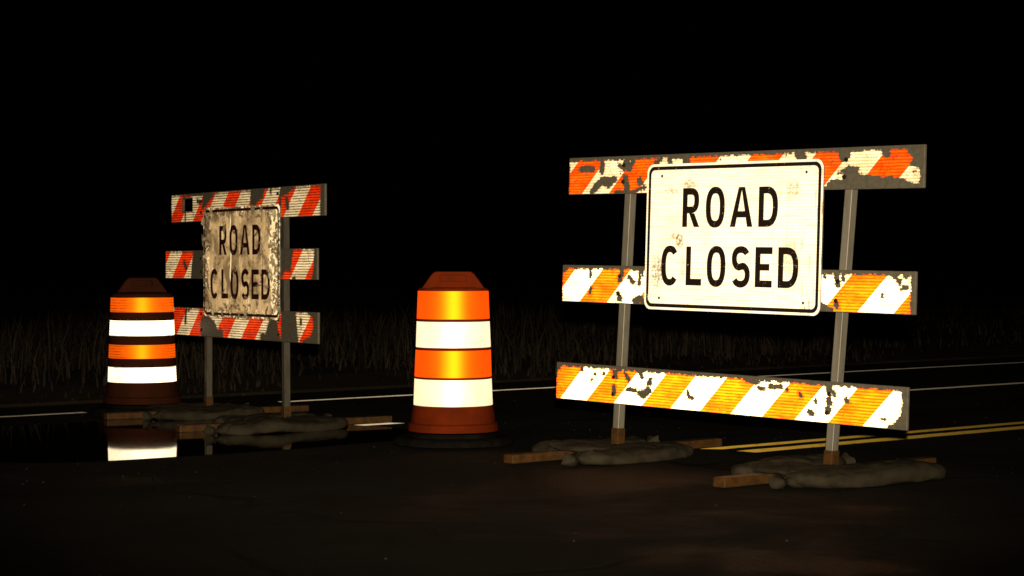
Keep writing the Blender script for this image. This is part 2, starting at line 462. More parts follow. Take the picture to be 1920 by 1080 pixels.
def strip(name, ns, zs, t0, t1, m, kind='structure', parts=1):
    v, f = [], []
    for k in range(parts + 1):
        t = t0 + (t1 - t0) * k / parts
        for n_, z_ in zip(ns, zs):
            q = DIR * t + NRM * n_
            v.append((q[0], q[1], z_))
    w_ = len(ns)
    for k in range(parts):
        for i in range(w_ - 1):
            f.append((k * w_ + i, (k + 1) * w_ + i, (k + 1) * w_ + i + 1, k * w_ + i + 1))
    o = mesh_obj(name, v, f, m)
    o['kind'] = kind
    return o

gn = [-600, -20, -12.4, -11.9, 14.2, 14.6, 15.4, 19, 30, 600]
gzs = [-0.3, -0.3, -0.2, -0.25, -0.25, -0.05, 0.02, 0.08, 0.12, 0.3]
strip('ground', gn, gzs, -600, 600, M['soil'])
rn = [-12.0, -6.0, 0.0, 4.0, 7.9, 9.7, 12.0, 14.35]
strip('road', rn, [gz(x) for x in rn], -150, 400, M['asphalt'], parts=40)

def painted(name, n0, width, t0, t1, m, rag=0.03):
    """one painted line, 4 mm proud, with frayed ends and slightly wavy edges"""
    step = 0.12
    ts = [t0]
    while ts[-1] < t1:
        d = ts[-1]
        ts.append(d + (step if d < 40 else 8.0))
    v, f = [], []
    for i, t in enumerate(ts):
        j = 0.006
        a = n0 - width / 2 + random.uniform(-j, j); b = n0 + width / 2 + random.uniform(-j, j)
        e0 = random.uniform(-rag, rag) if i in (0, len(ts) - 1) else 0
        v.append(P(t + e0, a, 0.004)); v.append(P(t - e0, b, 0.004))
    for i in range(len(ts) - 1):
        f.append((2 * i, 2 * i + 2, 2 * i + 3, 2 * i + 1))
    o = mesh_obj(name, v, f, m); o['kind'] = 'structure'
    return o

painted('yellow_line', 7.785, 0.13, 8.39, 200, M['yellow_line'])
painted('yellow_line', 8.055, 0.13, 8.40, 200, M['yellow_line'])
painted('white_line', 13.47, 0.085, -8, 7.47, M['white_line'])
painted('white_line', 13.47, 0.085, 9.19, 200, M['white_line'])
painted('white_line', 11.20, 0.10, 8.24, 8.53, M['white_line'])
painted('white_line', 11.20, 0.10, 13.9, 200, M['white_line'])

# puddle: a flat sheet of standing water in the low lane
pc_t, pc_n = 6.75, 11.35
v = [P(pc_t, pc_n, 0, LOW + 0.005)]
K = 90
for k in range(K):
    a = 2 * math.pi * k / K
    rt, rn_ = 1.55, 1.30
    ex = 4.5
    rr = (abs(math.cos(a)) ** ex + abs(math.sin(a)) ** ex) ** (-1 / ex)
    wob = 1 + 0.05 * mnoise.noise(Vector((math.cos(a) * 2.2, math.sin(a) * 2.2, 3.3))) * (0.3 if math.sin(a) < -0.6 else 1.6)
    t = pc_t + rt * rr * math.cos(a) * wob
    n_ = pc_n + rn_ * rr * math.sin(a) * (wob if math.sin(a) > -0.6 else 1 + 0.012 * math.sin(7 * a))
    v.append(P(t, n_, 0, LOW + 0.005))
pud = mesh_obj('puddle', v, [(0, k + 1, (k + 1) % K + 1) for k in range(K)], M['water'])
pud['kind'] = 'structure'

# loose grit on the road: nobody could count it
NG = 2600
tg = rng.uniform(2.0, 16, NG); ng = rng.uniform(3.0, 13.9, NG)
keep_ = (np.abs(ng - 9.6) < 0.5) | (ng > 12.6) | (rng.random(NG) < 0.35)
tg, ng = tg[keep_], ng[keep_]
gv, gf = [], []
for t, n_ in zip(tg, ng):
    r_ = 0.002 + 0.006 * random.random() ** 3
    x, y, z = P(t, n_, 0.001)
    k = len(gv); a0 = random.uniform(0, 6.28)
    for j in range(4):
        rj = r_ * random.uniform(0.6, 1.3)
        gv.append((x + rj * math.cos(a0 + j * 1.57), y + rj * math.sin(a0 + j * 1.57), z))
    gv.append((x + random.uniform(-.3, .3) * r_, y + random.uniform(-.3, .3) * r_, z + r_ * random.uniform(0.7, 1.3)))
    gf += [(k, k + 1, k + 4), (k + 1, k + 2, k + 4), (k + 2, k + 3, k + 4), (k + 3, k, k + 4)]
grit = mesh_obj('loose_grit', gv, gf, M['grit'])
tag(grit, 'loose grit and small stones lying on the dark road', 'grit', kind='stuff')

# dry grass of the far verge: nobody could count it
NB = 42000
t_ = rng.uniform(-6, 34, NB); n_ = 14.45 + (rng.random(NB) ** 1.4) * 11.0
gx = DIR[0] * t_ + NRM[0] * n_; gy = DIR[1] * t_ + NRM[1] * n_
clump = np.array([mnoise.noise(Vector((x * 0.9, y * 0.9, 1.7))) for x, y in zip(gx, gy)])
hgt = (0.14 + 0.42 * np.clip(0.5 + clump, 0, 1.2) * rng.random(NB)) * np.clip((n_ - 14.3) / 1.4, 0.25, 1)
right_ = np.clip((gx / gy - 0.10) / 0.10, 0, 1)
hgt *= 1 - 0.62 * right_
keep = rng.random(NB) * (1 + 0.8 * right_) < np.clip(0.65 + clump * 1.1, 0.08, 1)
gx, gy, hgt, n_ = gx[keep], gy[keep], hgt[keep], n_[keep]
NB = len(gx)
zb = np.interp(n_, gn, gzs) - 0.02
az = rng.uniform(0, 2 * math.pi, NB)
lean = rng.uniform(0.02, 0.35, NB) ** 0.9 * hgt * (1 + 2.2 * (rng.random(NB) < 0.25))
la = rng.uniform(0, 2 * math.pi, NB)
wd = rng.uniform(0.004, 0.011, NB)
base = np.stack([gx, gy, zb], 1)
side = np.stack([np.cos(az) * wd, np.sin(az) * wd, 0 * az], 1)
mid = base + np.stack([np.cos(la) * lean * 0.3, np.sin(la) * lean * 0.3, hgt * 0.55], 1)
tip = base + np.stack([np.cos(la) * lean, np.sin(la) * lean, hgt], 1)
V = np.stack([base - side, base + side, mid - side * 0.8, mid + side * 0.8, tip], 1).reshape(-1, 3)
F = []
for i in range(NB):
    k = 5 * i
    F.append((k, k + 1, k + 3, k + 2)); F.append((k + 2, k + 3, k + 4))
gr = mesh_obj('tall_grass', V, F, M['grass'])
set_attr(gr, 'tone', np.repeat(rng.random(NB) ** 1.6, 5))
tag(gr, 'tall dry grass growing along the far roadside verge', 'grass', kind='stuff')

# ------------------------------------------------------------------ lettering
def ribbon(pts, w):
    """closed strip of width w along a polyline; returns left and right points"""
    pts = [np.array(p, float) for p in pts]
    L_, R_ = [], []
    for i, p in enumerate(pts):
        a = pts[max(i - 1, 0)]; b = pts[min(i + 1, len(pts) - 1)]
        d = b - a; d /= (np.linalg.norm(d) + 1e-9)
        nn = np.array([-d[1], d[0]])
        L_.append(p + nn * w / 2); R_.append(p - nn * w / 2)
    return L_, R_

def arc(cx, cy, rx, ry, a0, a1, k=20, e=2.4):
    out = []
    for i in range(k + 1):
        a = R(a0 + (a1 - a0) * i / k)
        c, s = math.cos(a), math.sin(a)
        out.append((cx + rx * math.copysign(abs(c) ** (2 / e), c), cy + ry * math.copysign(abs(s) ** (2 / e), s)))
    return out

def letter_polys(ch, w, h, s):
    """list of quads (in 2-D) for a highway letter of width w, height h, stroke s"""
    Q = []
    def rect(x0, y0, x1, y1): Q.append([(x0, y0), (x1, y0), (x1, y1), (x0, y1)])
    def rib(pts):
        a, b = ribbon(pts, s)
        for i in range(len(pts) - 1):
            Q.append([tuple(b[i]), tuple(b[i + 1]), tuple(a[i + 1]), tuple(a[i])])
    c = s / 2
    if ch == 'L':
        rect(0, 0, s, h); rect(s, 0, w, s)
    elif ch == 'E':
        rect(0, 0, s, h); rect(s, 0, w, s); rect(s, h - s, w, h); rect(s, h * .5 - c * .95, w * .84, h * .5 + c * .95)
    elif ch == 'O':
        rib(arc(w / 2, h / 2, w / 2 - c, h / 2 - c, 0, 360, 56, 2.5))
    elif ch == 'C':
        rib(arc(w / 2, h / 2, w / 2 - c, h / 2 - c, 42, 318, 48, 2.5))
    elif ch == 'D':
        rect(0, 0, s, h)
        rib([(s, c), (w * .42, c)] + arc(w * .42, h / 2, w * .58 - c, h / 2 - c, -90, 90, 30, 2.5) + [(s, h - c)])
    elif ch == 'R':
        rect(0, 0, s, h)
        yb = h * .44
        rib([(s, yb), (w * .5, yb)] + arc(w * .5, (yb + h - c) / 2, w * .46 - c, (h - c - yb) / 2, -90, 90, 24, 2.5) + [(s, h - c)])
        Q.append([(w - s * 1.12, 0), (w, 0), (w * .60 + s * .35, yb - c), (w * .60 - s * .75, yb - c)])
    elif ch == 'A':
        m = w / 2
        Q.append([(0, 0), (s * 1.08, 0), (m + s * .10, h), (m - s * .62, h)])
        Q.append([(w - s * 1.08, 0), (w, 0), (m + s * .62, h), (m - s * .10, h)])
        Q.append([(w * .235, h * .235), (w * .765, h * .235), (w * .70, h * .235 + s * .92), (w * .30, h * .235 + s * .92)])
    elif ch == 'S':
        r1, r2 = h * .26 - c * .5, h * .265 - c * .5
        top = arc(w / 2, h - c - r1, w / 2 - c * 1.05, r1, 28, 255, 30, 2.3)
        bot = arc(w / 2, c + r2, w / 2 - c, r2, 75, -152, 30, 2.3)
        rib(top + bot)
    return Q

TEXT = [('R', -.342, .432, .124), ('O', -.175, .428, .134), ('A', -.004, .432, .157), ('D', .191, .432, .130),
        ('C', -.489, .126, .128), ('L', -.307, .130, .113), ('O', -.157, .126, .132), ('S', .016, .126, .128),
        ('E', .178, .130, .115), ('D', .331, .130, .134)]

def rounded(x0, x1, z0, z1, r, k=7):
    pts = []
    for cx, cz, a0 in ((x1 - r, z1 - r, 0), (x0 + r, z1 - r, 90), (x0 + r, z0 + r, 180), (x1 - r, z0 + r, 270)):
        for i in range(k + 1):
            a = R(a0 + 90 * i / k)
            pts.append((cx + r * math.cos(a), cz + r * math.sin(a)))
    return pts

# ------------------------------------------------------------------ torn film fields
def seg_dist(px, pz, a, b):
    ax, az_ = a; bx, bz = b
    dx, dz = bx - ax, bz - az_
    L2 = dx * dx + dz * dz
    t = np.clip(((px - ax) * dx + (pz - az_) * dz) / L2, 0, 1) if L2 > 0 else 0 * px
    return np.hypot(px - ax - t * dx, pz - az_ - t * dz)

def shape_dist(px, pz, pts, r):
    n = len(pts)
    if n == 1 or (n == 2 and pts[0] == pts[1]):
        return np.hypot(px - pts[0][0], pz - pts[0][1]) - r
    if n == 2:
        return seg_dist(px, pz, *pts) - r
    d = np.full(px.shape, 9.0); inside = np.zeros(px.shape, bool)
    for i in range(n):
        a, b = pts[i], pts[(i + 1) % n]
        d = np.minimum(d, seg_dist(px, pz, a, b))
        cond = ((a[1] > pz) != (b[1] > pz))
        xin = (b[0] - a[0]) * (pz - a[1]) / ((b[1] - a[1]) or 1e-9) + a[0]
        inside ^= cond & (px < xin)
    return np.where(inside, -d, d) - r

PEEL = {
 ('R', 0): [
  ([(-1.128, 0.141), (-1.035, 0.139)], 0.0099),
  ([(-0.958, 0.161), (-0.962, 0.126)], 0.0112),
  ([(-0.772, 0.170), (-0.746, 0.138)], 0.0152),
  ([(-0.722, 0.176), (-0.722, 0.162)], 0.0096),
  ([(-0.826, 0.154), (-0.791, 0.132)], 0.0055),
  ([(-1.035, 0.019), (-0.960, 0.073), (-0.940, 0.080)], 0.0126),
  ([(-0.955, 0.070), (-0.859, 0.078), (-0.908, 0.052)], 0.0112),
  ([(-0.777, 0.084), (-0.762, 0.032)], 0.0152),
  ([(-0.846, 0.005), (-0.726, 0.004)], 0.0097),
  ([(-0.669, 0.068), (-0.669, 0.068)], 0.0123),
  ([(-0.550, 0.154), (-0.513, 0.177)], 0.0061),
  ([(-0.446, 0.189), (-0.435, 0.145)], 0.0095),
  ([(-0.323, 0.192), (-0.322, 0.145)], 0.0201),
  ([(-0.413, 0.188), (-0.347, 0.193)], 0.0081),
  ([(-1.225, 0.196), (-1.183, 0.198)], 0.0114),
  ([(-0.706, 0.010), (-0.619, 0.033)], 0.0034),
  ([(-0.668, 0.048), (-0.649, 0.054)], 0.0034),
  ([(0.448, 0.181), (0.482, 0.170), (0.483, 0.148)], 0.0139),
  ([(0.580, 0.208), (0.629, 0.200)], 0.0075),
  ([(0.719, 0.192), (0.736, 0.154), (0.767, 0.172)], 0.0112),
  ([(0.987, 0.181), (1.011, 0.162)], 0.0097),
  ([(1.108, 0.210), (1.236, 0.206), (1.243, -0.005), (1.217, -0.005), (1.210, 0.100), (1.153, 0.113), (1.175, 0.139), (1.132, 0.185)], 0.0018),
  ([(0.628, 0.004), (0.667, 0.041), (0.748, 0.041), (0.754, 0.086), (0.714, 0.080), (0.778, 0.107), (0.834, 0.096), (0.822, 0.078), (0.855, 0.062), (1.030, 0.046), (1.087, 0.042), (1.168, 0.014), (1.217, 0.010), (1.217, -0.014), (0.628, -0.005)], 0.0012),
  ([(0.493, 0.211), (0.448, 0.187)], 0.0050),
  ([(0.782, 0.202), (0.814, 0.195)], 0.0062),
 ],
 ('R', 1): [
  ([(-1.228, 0.200), (-1.170, 0.201), (-1.222, 0.168)], 0.0043),
  ([(-0.753, 0.203), (-0.751, 0.158)], 0.0124),
  ([(-0.760, 0.130), (-0.770, 0.127)], 0.0097),
  ([(-0.766, 0.030), (-0.761, 0.027)], 0.0124),
  ([(-0.696, 0.142), (-0.655, 0.115)], 0.0069),
  ([(-0.652, 0.019), (-0.613, 0.037), (-0.563, 0.015)], 0.0082),
  ([(-0.778, 0.057), (-0.778, 0.057)], 0.0055),
  ([(-0.608, 0.178), (-0.616, 0.109)], 0.0048),
  ([(-0.997, 0.186), (-1.000, 0.144)], 0.0028),
  ([(-0.992, 0.077), (-0.997, 0.052)], 0.0049),
  ([(-0.658, 0.197), (-0.658, 0.184)], 0.0048),
  ([(-0.594, 0.192), (-0.593, 0.157)], 0.0041),
  ([(0.744, 0.185), (0.762, 0.130)], 0.0099),
  ([(0.788, 0.192), (0.793, 0.155)], 0.0031),
  ([(0.675, 0.172), (0.675, 0.172)], 0.0044),
  ([(0.757, 0.037), (0.757, 0.031)], 0.0111),
  ([(1.082, 0.194), (1.109, 0.179), (1.131, 0.201)], 0.0085),
  ([(1.133, 0.156), (1.136, 0.153)], 0.0084),
  ([(1.149, 0.117), (1.179, 0.129)], 0.0042),
  ([(1.170, 0.180), (1.181, 0.180)], 0.0054),
  ([(1.210, 0.202), (1.229, 0.205), (1.228, 0.002), (1.206, 0.001), (1.211, 0.115)], 0.0018),
  ([(0.656, 0.028), (0.722, 0.011), (0.657, -0.003)], 0.0037),
  ([(1.035, 0.087), (1.036, 0.081)], 0.0042),
 ],
 ('R', 2): [
  ([(-1.231, 0.193), (-1.183, 0.195), (-1.224, 0.151)], 0.0029),
  ([(-1.015, 0.200), (-1.019, 0.168)], 0.0063),
  ([(-0.891, 0.196), (-0.809, 0.203)], 0.0049),
  ([(-0.757, 0.168), (-0.747, 0.151)], 0.0097),
  ([(-0.738, 0.190), (-0.718, 0.187)], 0.0069),
  ([(-0.677, 0.165), (-0.646, 0.136)], 0.0062),
  ([(-0.564, 0.185), (-0.548, 0.155)], 0.0068),
  ([(-0.609, 0.196), (-0.589, 0.190)], 0.0062),
  ([(-0.480, 0.148), (-0.498, 0.120), (-0.484, 0.118)], 0.0061),
  ([(-0.487, 0.087), (-0.535, 0.053), (-0.565, 0.068)], 0.0081),
  ([(-0.654, 0.084), (-0.595, 0.080)], 0.0055),
  ([(-0.759, 0.091), (-0.758, 0.057)], 0.0083),
  ([(-0.202, 0.090), (-0.192, 0.074)], 0.0060),
  ([(-0.173, 0.072), (-0.164, 0.063)], 0.0033),
  ([(-0.939, 0.127), (-0.939, 0.120)], 0.0028),
  ([(-0.848, 0.155), (-0.838, 0.155)], 0.0035),
  ([(-0.914, 0.149), (-0.914, 0.149)], 0.0028),
  ([(0.167, 0.199), (0.244, 0.199), (0.290, 0.179), (0.255, 0.169)], 0.0045),
  ([(0.367, 0.157), (0.441, 0.160)], 0.0067),
  ([(0.291, 0.147), (0.327, 0.147)], 0.0037),
  ([(0.476, 0.150), (0.481, 0.149)], 0.0044),
  ([(0.753, 0.183), (0.752, 0.157)], 0.0116),
  ([(0.780, 0.152), (0.786, 0.134)], 0.0043),
  ([(0.753, 0.114), (0.754, 0.099)], 0.0109),
  ([(0.750, 0.070), (0.750, 0.063)], 0.0123),
  ([(0.666, 0.105), (0.666, 0.101)], 0.0051),
  ([(0.626, 0.047), (0.651, 0.043)], 0.0059),
  ([(0.851, 0.127), (0.871, 0.114)], 0.0043),
  ([(0.727, 0.196), (0.816, 0.201)], 0.0058),
  ([(1.194, 0.208), (1.233, 0.210), (1.237, -0.010), (1.108, -0.005), (1.152, 0.019), (1.199, 0.064), (1.210, 0.128), (1.204, 0.163)], 0.0014),
  ([(1.083, 0.046), (1.092, 0.043)], 0.0035),
  ([(0.565, 0.132), (0.575, 0.121)], 0.0044),
 ],
 ('L', 0): [
  ([(-0.962, 0.204), (-0.646, 0.187), (-0.711, 0.203)], 0.0041),
  ([(-0.629, 0.200), (-0.500, 0.183), (-0.605, 0.126), (-0.662, 0.100)], 0.0067),
  ([(0.150, 0.208), (0.327, 0.202), (0.312, 0.146), (0.239, 0.122), (0.165, 0.086), (0.135, 0.113)], 0.0051),
  ([(0.606, 0.200), (0.780, 0.200), (0.683, 0.166), (0.585, 0.150)], 0.0050),
  ([(0.585, 0.125), (0.585, 0.069)], 0.0087),
  ([(0.683, 0.116), (0.697, 0.066)], 0.0137),
  ([(1.177, 0.205), (1.222, 0.203), (1.210, -0.007), (1.170, -0.006)], 0.0024),
  ([(-0.996, 0.188), (-0.987, 0.163)], 0.0055),
  ([(-0.970, 0.077), (-0.971, 0.006)], 0.0034),
  ([(-0.484, 0.216), (-0.046, 0.215)], 0.0067),
  ([(-0.761, 0.150), (-0.711, 0.135)], 0.0054),
  ([(0.442, 0.199), (0.442, 0.173)], 0.0063),
 ],
 ('L', 1): [
  ([(-0.705, 0.211), (-0.464, 0.209), (-0.498, -0.001), (-0.749, -0.002), (-0.731, 0.112), (-0.714, 0.168)], 0.0028),
  ([(-0.881, 0.112), (-0.845, 0.076)], 0.0100),
  ([(0.684, 0.206), (0.881, 0.205), (0.845, 0.095), (0.838, 0.063), (0.750, 0.069), (0.706, 0.010), (0.684, 0.010)], 0.0039),
  ([(1.199, 0.202), (1.241, 0.202), (1.234, -0.000), (1.158, -0.001), (1.186, 0.063)], 0.0025),
  ([(0.881, 0.005), (0.910, 0.005)], 0.0039),
 ],
 ('L', 2): [
  ([(-0.858, 0.194), (-0.876, 0.094)], 0.0086),
  ([(-0.580, 0.128), (-0.494, 0.144), (-0.376, 0.097), (-0.309, 0.037), (-0.243, 0.045), (-0.227, -0.010), (-0.580, -0.006), (-0.597, 0.086)], 0.0056),
  ([(0.529, 0.131), (0.619, 0.139), (0.649, 0.035), (0.708, -0.002), (0.393, -0.005), (0.393, 0.035), (0.469, 0.037), (0.499, 0.090)], 0.0040),
  ([(0.708, 0.193), (0.897, 0.197), (0.940, -0.002), (0.708, -0.002)], 0.0039),
  ([(1.096, 0.200), (1.235, 0.209), (1.235, 0.001), (1.012, 0.000), (1.138, 0.042), (1.173, 0.094), (1.166, 0.176)], 0.0038),
  ([(0.983, 0.147), (0.983, 0.128)], 0.0090),
  ([(-0.805, 0.188), (-0.823, 0.188)], 0.0036),
 ],
}

# ------------------------------------------------------------------ barricade
BH = 0.2032                       # 8 inch boards

def board_mesh(u0, u1, y0, y1, z0, z1, f, hole=None):
    if hole is None:
        return box_vf(u0, u1, y0, y1, z0, z1, f)
    a0, a1, b0, b1 = hole
    v, fc = [], []
    for y in (y0, y1):
        for (x, z) in ((u0, z0), (u1, z0), (u1, z1), (u0, z1), (a0, b0), (a1, b0), (a1, b1), (a0, b1)):
            v.append(f(x, y, z))
    for i in range(4):
        j = (i + 1) % 4
        fc.append((i, j, 4 + j, 4 + i))
        fc.append((8 + j, 8 + i, 12 + i, 12 + j))
        fc.append((j, i, 8 + i, 8 + j))
        fc.append((4 + i, 4 + j, 12 + j, 12 + i))
    return v, fc

def barricade(key, label, loc, yaw, back, inp, length, hts, offs, sign, posts, post_w, stripes, film, face, m_post, m_letter, foil, wear, hole=None, side_label=None):
    root = thing('road_barricade', label, 'barricade', loc, yaw, 'barricades closing the road')
    cb, sb, ci, si = math.cos(back), math.sin(back), math.cos(inp), math.sin(inp)
    def f(x, y, z):              # panel plane: tipped back by `back`, turned in its own plane by `inp`
        x2, z2 = x * ci - z * si, x * si + z * ci
        return (x2, y * cb + z2 * sb, z2 * cb - y * sb)
    # posts: square tube, one mesh each, standing in a welded socket on a flat foot
    for (ub, ut, ztop) in posts:
        hw = post_w / 2
        v, fc = box_vf(-hw, hw, 0.030, 0.030 + post_w, 0.03, ztop)
        v = [f(x + ub + (ut - ub) * z / 1.36, y, z) for x, y, z in v]
        bevel(mesh_obj('post', v, fc, m_post, root), 0.0015, 1)
        hs = hw + 0.005
        y_s = 0.030 - 0.005
        v, fc = box_vf(-hs, hs, y_s, y_s + post_w + 0.010, 0.045, 0.140)
        v = [f(x + ub + (ut - ub) * z / 1.36, y, z) for x, y, z in v]
        bevel(mesh_obj('post_socket', v, fc, M['rust_orange'], root), 0.003)
        # foot: angle bar lying on the road across the panel
        v, fc = box_vf(ub - 0.038, ub + 0.038, 0.055 - 0.78, 0.055 + 0.78, 0.004, 0.050)
        bevel(mesh_obj('foot', v, fc, M['rust_orange'], root), 0.006)
    # rails
    for i in range(3):
        u0, u1 = -length / 2 + offs[i], length / 2 + offs[i]
        z0 = hts[i]
        hl = hole if i == 0 else None
        if hl: hl = (hl[0] + offs[i], hl[1] + offs[i], hl[2] + z0, hl[3] + z0)
        v, fc = board_mesh(u0, u1, 0.0, 0.016, z0, z0 + BH, f, hl)
        rail = bevel(mesh_obj('rail', v, fc, M['board'], root), 0.004)
        # film: a fine sheet just proud of the board, with the distance to its torn edge
        e = 0.004
        tops = 0.024 if key == 'R' else 0.012
        nu, nv = 300, 27
        uu = np.linspace(-length / 2 + e, length / 2 - e, nu); vv = np.linspace(e, BH - e, nv)
        U, Vv = np.meshgrid(uu, vv, indexing='ij')
        d = np.minimum(np.minimum(U + length / 2 - 0.010, length / 2 - 0.010 - U), np.minimum(Vv - 0.0, BH - tops - Vv) ) + 0.001
        d = d + 0.006
        for pts, r in PEEL[(key, i)]:
            d = np.minimum(d, shape_dist(U, Vv, pts, r + 0.0045))
        d = np.clip(d, -0.05, 0.05)
        verts = [f(a + offs[i], -0.0012, b + z0) for a, b in zip(U.ravel(), Vv.ravel())]
        fcs = []
        for a in range(nu - 1):
            for b in range(nv - 1):
                if hl and (hole[0] - 0.004 < uu[a + 1] and uu[a] < hole[1] + 0.004 and hole[2] - 0.004 < vv[b + 1] and vv[b] < hole[3] + 0.004):
                    continue
                k = a * nv + b
                fcs.append((k, k + nv, k + nv + 1, k + 1))
        sh = mesh_obj('striped_sheeting', verts, fcs, film, rail)
        set_attr(sh, 'peel', d.ravel())
        set_attr(sh, 'foil', np.full(d.size, foil[i])); set_attr(sh, 'wear', np.full(d.size, wear[i]))
        ph, half = stripes[i]
        set_attr(sh, 'stripe', ((U - Vv - ph) / half).ravel())
        set_attr(sh, 'ru', (U + 5 * i).ravel()); set_attr(sh, 'rv', Vv.ravel())
        # bolts through rail and post
        for (ub, ut, zt) in posts:
            for dz in (0.055, 0.150):
                bu = ub + (ut - ub) * (z0 + dz) / 1.36 + random.uniform(-0.006, 0.006)
                bz = z0 + dz + random.uniform(-0.01, 0.01)
                vb = [f(bu, -0.011, bz)]
                for (yy, rr) in ((-0.010, 0.009), (-0.004, 0.012), (0.001, 0.012)):
                    for k in range(8):
                        a = 2 * math.pi * k / 8
                        vb.append(f(bu + rr * math.cos(a), yy, bz + rr * math.sin(a)))
                fb = [(0, 1 + (k + 1) % 8, 1 + k) for k in range(8)]
                for q in range(2):
                    for k in range(8):
                        fb.append((1 + q * 8 + k, 1 + q * 8 + (k + 1) % 8, 9 + q * 8 + (k + 1) % 8, 9 + q * 8 + k))
                mesh_obj('bolt', vb, fb, M['bolt'], rail)
    # sign panel with its own film, border and letters
    su, sz = sign
    W2, Hs = 0.6096, 0.762
    y_f = -0.030
    pts = rounded(su - W2, su + W2, sz, sz + Hs, 0.045)
    if key == 'L':               # battered edge
        pts2 = []
        for i in range(len(pts)):
            a, b = np.array(pts[i]), np.array(pts[(i + 1) % len(pts)])
            L_ = np.linalg.norm(b - a); kk = max(1, int(L_ / 0.012))
            for j in range(kk):
                q = a + (b - a) * j / kk
                q = q + 0.011 * np.array([mnoise.noise(Vector((q[0] * 26, q[1] * 26, 0.5))), mnoise.noise(Vector((q[0] * 26, q[1] * 26, 7.5)))])
                pts2.append(tuple(q))
        pts = pts2
    npt = len(pts)
    v = [f(x, y_f + 0.002, z) for x, z in pts] + [f(x, y_f + 0.008, z) for x, z in pts]
    fc = [tuple(range(npt))[::-1], tuple(range(npt, 2 * npt))] + [(i, (i + 1) % npt, npt + (i + 1) % npt, npt + i) for i in range(npt)]
    panel = mesh_obj('sign_panel', v, fc, M['sign_back'], root)
    if side_label: panel['label'] = side_label
    cx, cz = su, sz + Hs / 2
    v = [f(cx, y_f, cz)] + [f(x, y_f, z) for x, z in pts]
    sf = mesh_obj('sign_sheeting', v, [(0, 1 + (i + 1) % npt, 1 + i) for i in range(npt)], face, panel)
    set_attr(sf, 'ru', [0.0] + [x - su for x, z in pts]); set_attr(sf, 'rv', [Hs / 2] + [z - sz for x, z in pts])
    # border line
    a_ = rounded(su - W2 + 0.012, su + W2 - 0.012, sz + 0.012, sz + Hs - 0.012, 0.040)
    b_ = rounded(su - W2 + 0.031, su + W2 - 0.031, sz + 0.031, sz + Hs - 0.031, 0.026)
    nb = len(a_)
    v = [f(x, y_f - 0.0012, z) for x, z in a_] + [f(x, y_f - 0.0012, z) for x, z in b_]
    mesh_obj('border', v, [(i, nb + i, nb + (i + 1) % nb, (i + 1) % nb) for i in range(nb)], m_letter, panel)
    for ch, x0, z0, w_ in TEXT:
        v, fc = [], []
        for q, poly in enumerate(letter_polys(ch, w_, 0.202 if z0 in (.432, .130) else 0.210, 0.0355)):
            k = len(v)
            for (x, z) in poly:
                v.append(f(su + x0 + x, y_f - 0.0012 - 0.00002 * (q % 7), sz + z0 + z))
            fc.append(tuple(range(k, k + 4)))
        mesh_obj('letter', v, fc, m_letter, panel)
    if key == 'L':               # film lifting off in curled flakes, most along the edges
        fr = random.Random(21)
        spots = []
        for k in range(64):
            if k % 2: spots.append((fr.choice((-1, 1)) * fr.uniform(0.54, 0.615), fr.uniform(0.02, 0.74)))
            elif k % 4: spots.append((fr.uniform(-0.58, 0.58), fr.choice((fr.uniform(0.67, 0.755), fr.uniform(0.01, 0.09)))))
            else: spots.append((fr.uniform(0.40, 0.60), fr.uniform(0.2, 0.72)))
        spots += [(0.335, 0.545), (0.325, 0.51), (0.46, 0.315), (0.44, 0.335), (0.47, 0.28), (-0.235, 0.63), (-0.26, 0.615), (-0.08, 0.34), (-0.10, 0.30), (0.10, 0.14), (0.505, 0.42), (0.50, 0.46), (0.52, 0.38), (-0.62, 0.40), (-0.625, 0.37), (0.62, 0.30)]
        v, fc, tone = [], [], []
        for (a, b) in spots:
            ra, rb = fr.uniform(0.010, 0.030), fr.uniform(0.010, 0.034)
            ph, lift = fr.uniform(0, 6.28), fr.uniform(0.004, 0.016)
            k0 = len(v); tn = fr.random()
            v.append(f(su + a, y_f - 0.002, sz + b)); tone.append(tn)
            for q in range(9):
                an = 2 * math.pi * q / 9
                rj = fr.uniform(0.6, 1.2)
                dx, dz = ra * rj * math.cos(an), rb * rj * math.sin(an)
                y = y_f - 0.0015 - lift * max(0.0, math.cos(an - ph)) ** 1.5
                v.append(f(su + a + dx, y, sz + b + dz)); tone.append(tn)
            for q in range(9):
                fc.append((k0, k0 + 1 + (q + 1) % 9, k0 + 1 + q))
        fl = mesh_obj('curled_film', v, fc, M['flake'], panel)
        set_attr(fl, 'tone', tone)
        fl['kind'] = 'stuff'
    # bolts of the sign
    for (bx, bz) in ((-.5, .70), (.5, .70), (-.5, .06), (.5, .06)):
        vb = [f(su + bx, y_f - 0.006, sz + bz)] + [f(su + bx + 0.010 * math.cos(k * math.pi / 4), y_f + 0.001, sz + bz + 0.010 * math.sin(k * math.pi / 4)) for k in range(8)]
        mesh_obj('sign_bolt', vb, [(0, 1 + (k + 1) % 8, 1 + k) for k in range(8)], M['bolt'], panel)
    # two spacer bars that carry the sign on the rails
    for bx in (-0.5, 0.5):
        v, fc = box_vf(su + bx - 0.02, su + bx + 0.02, y_f + 0.0085, -0.002, sz + 0.03, sz + Hs - 0.03, f)
        mesh_obj('sign_bracket', v, fc, M['galv_dull'], panel)
    return root

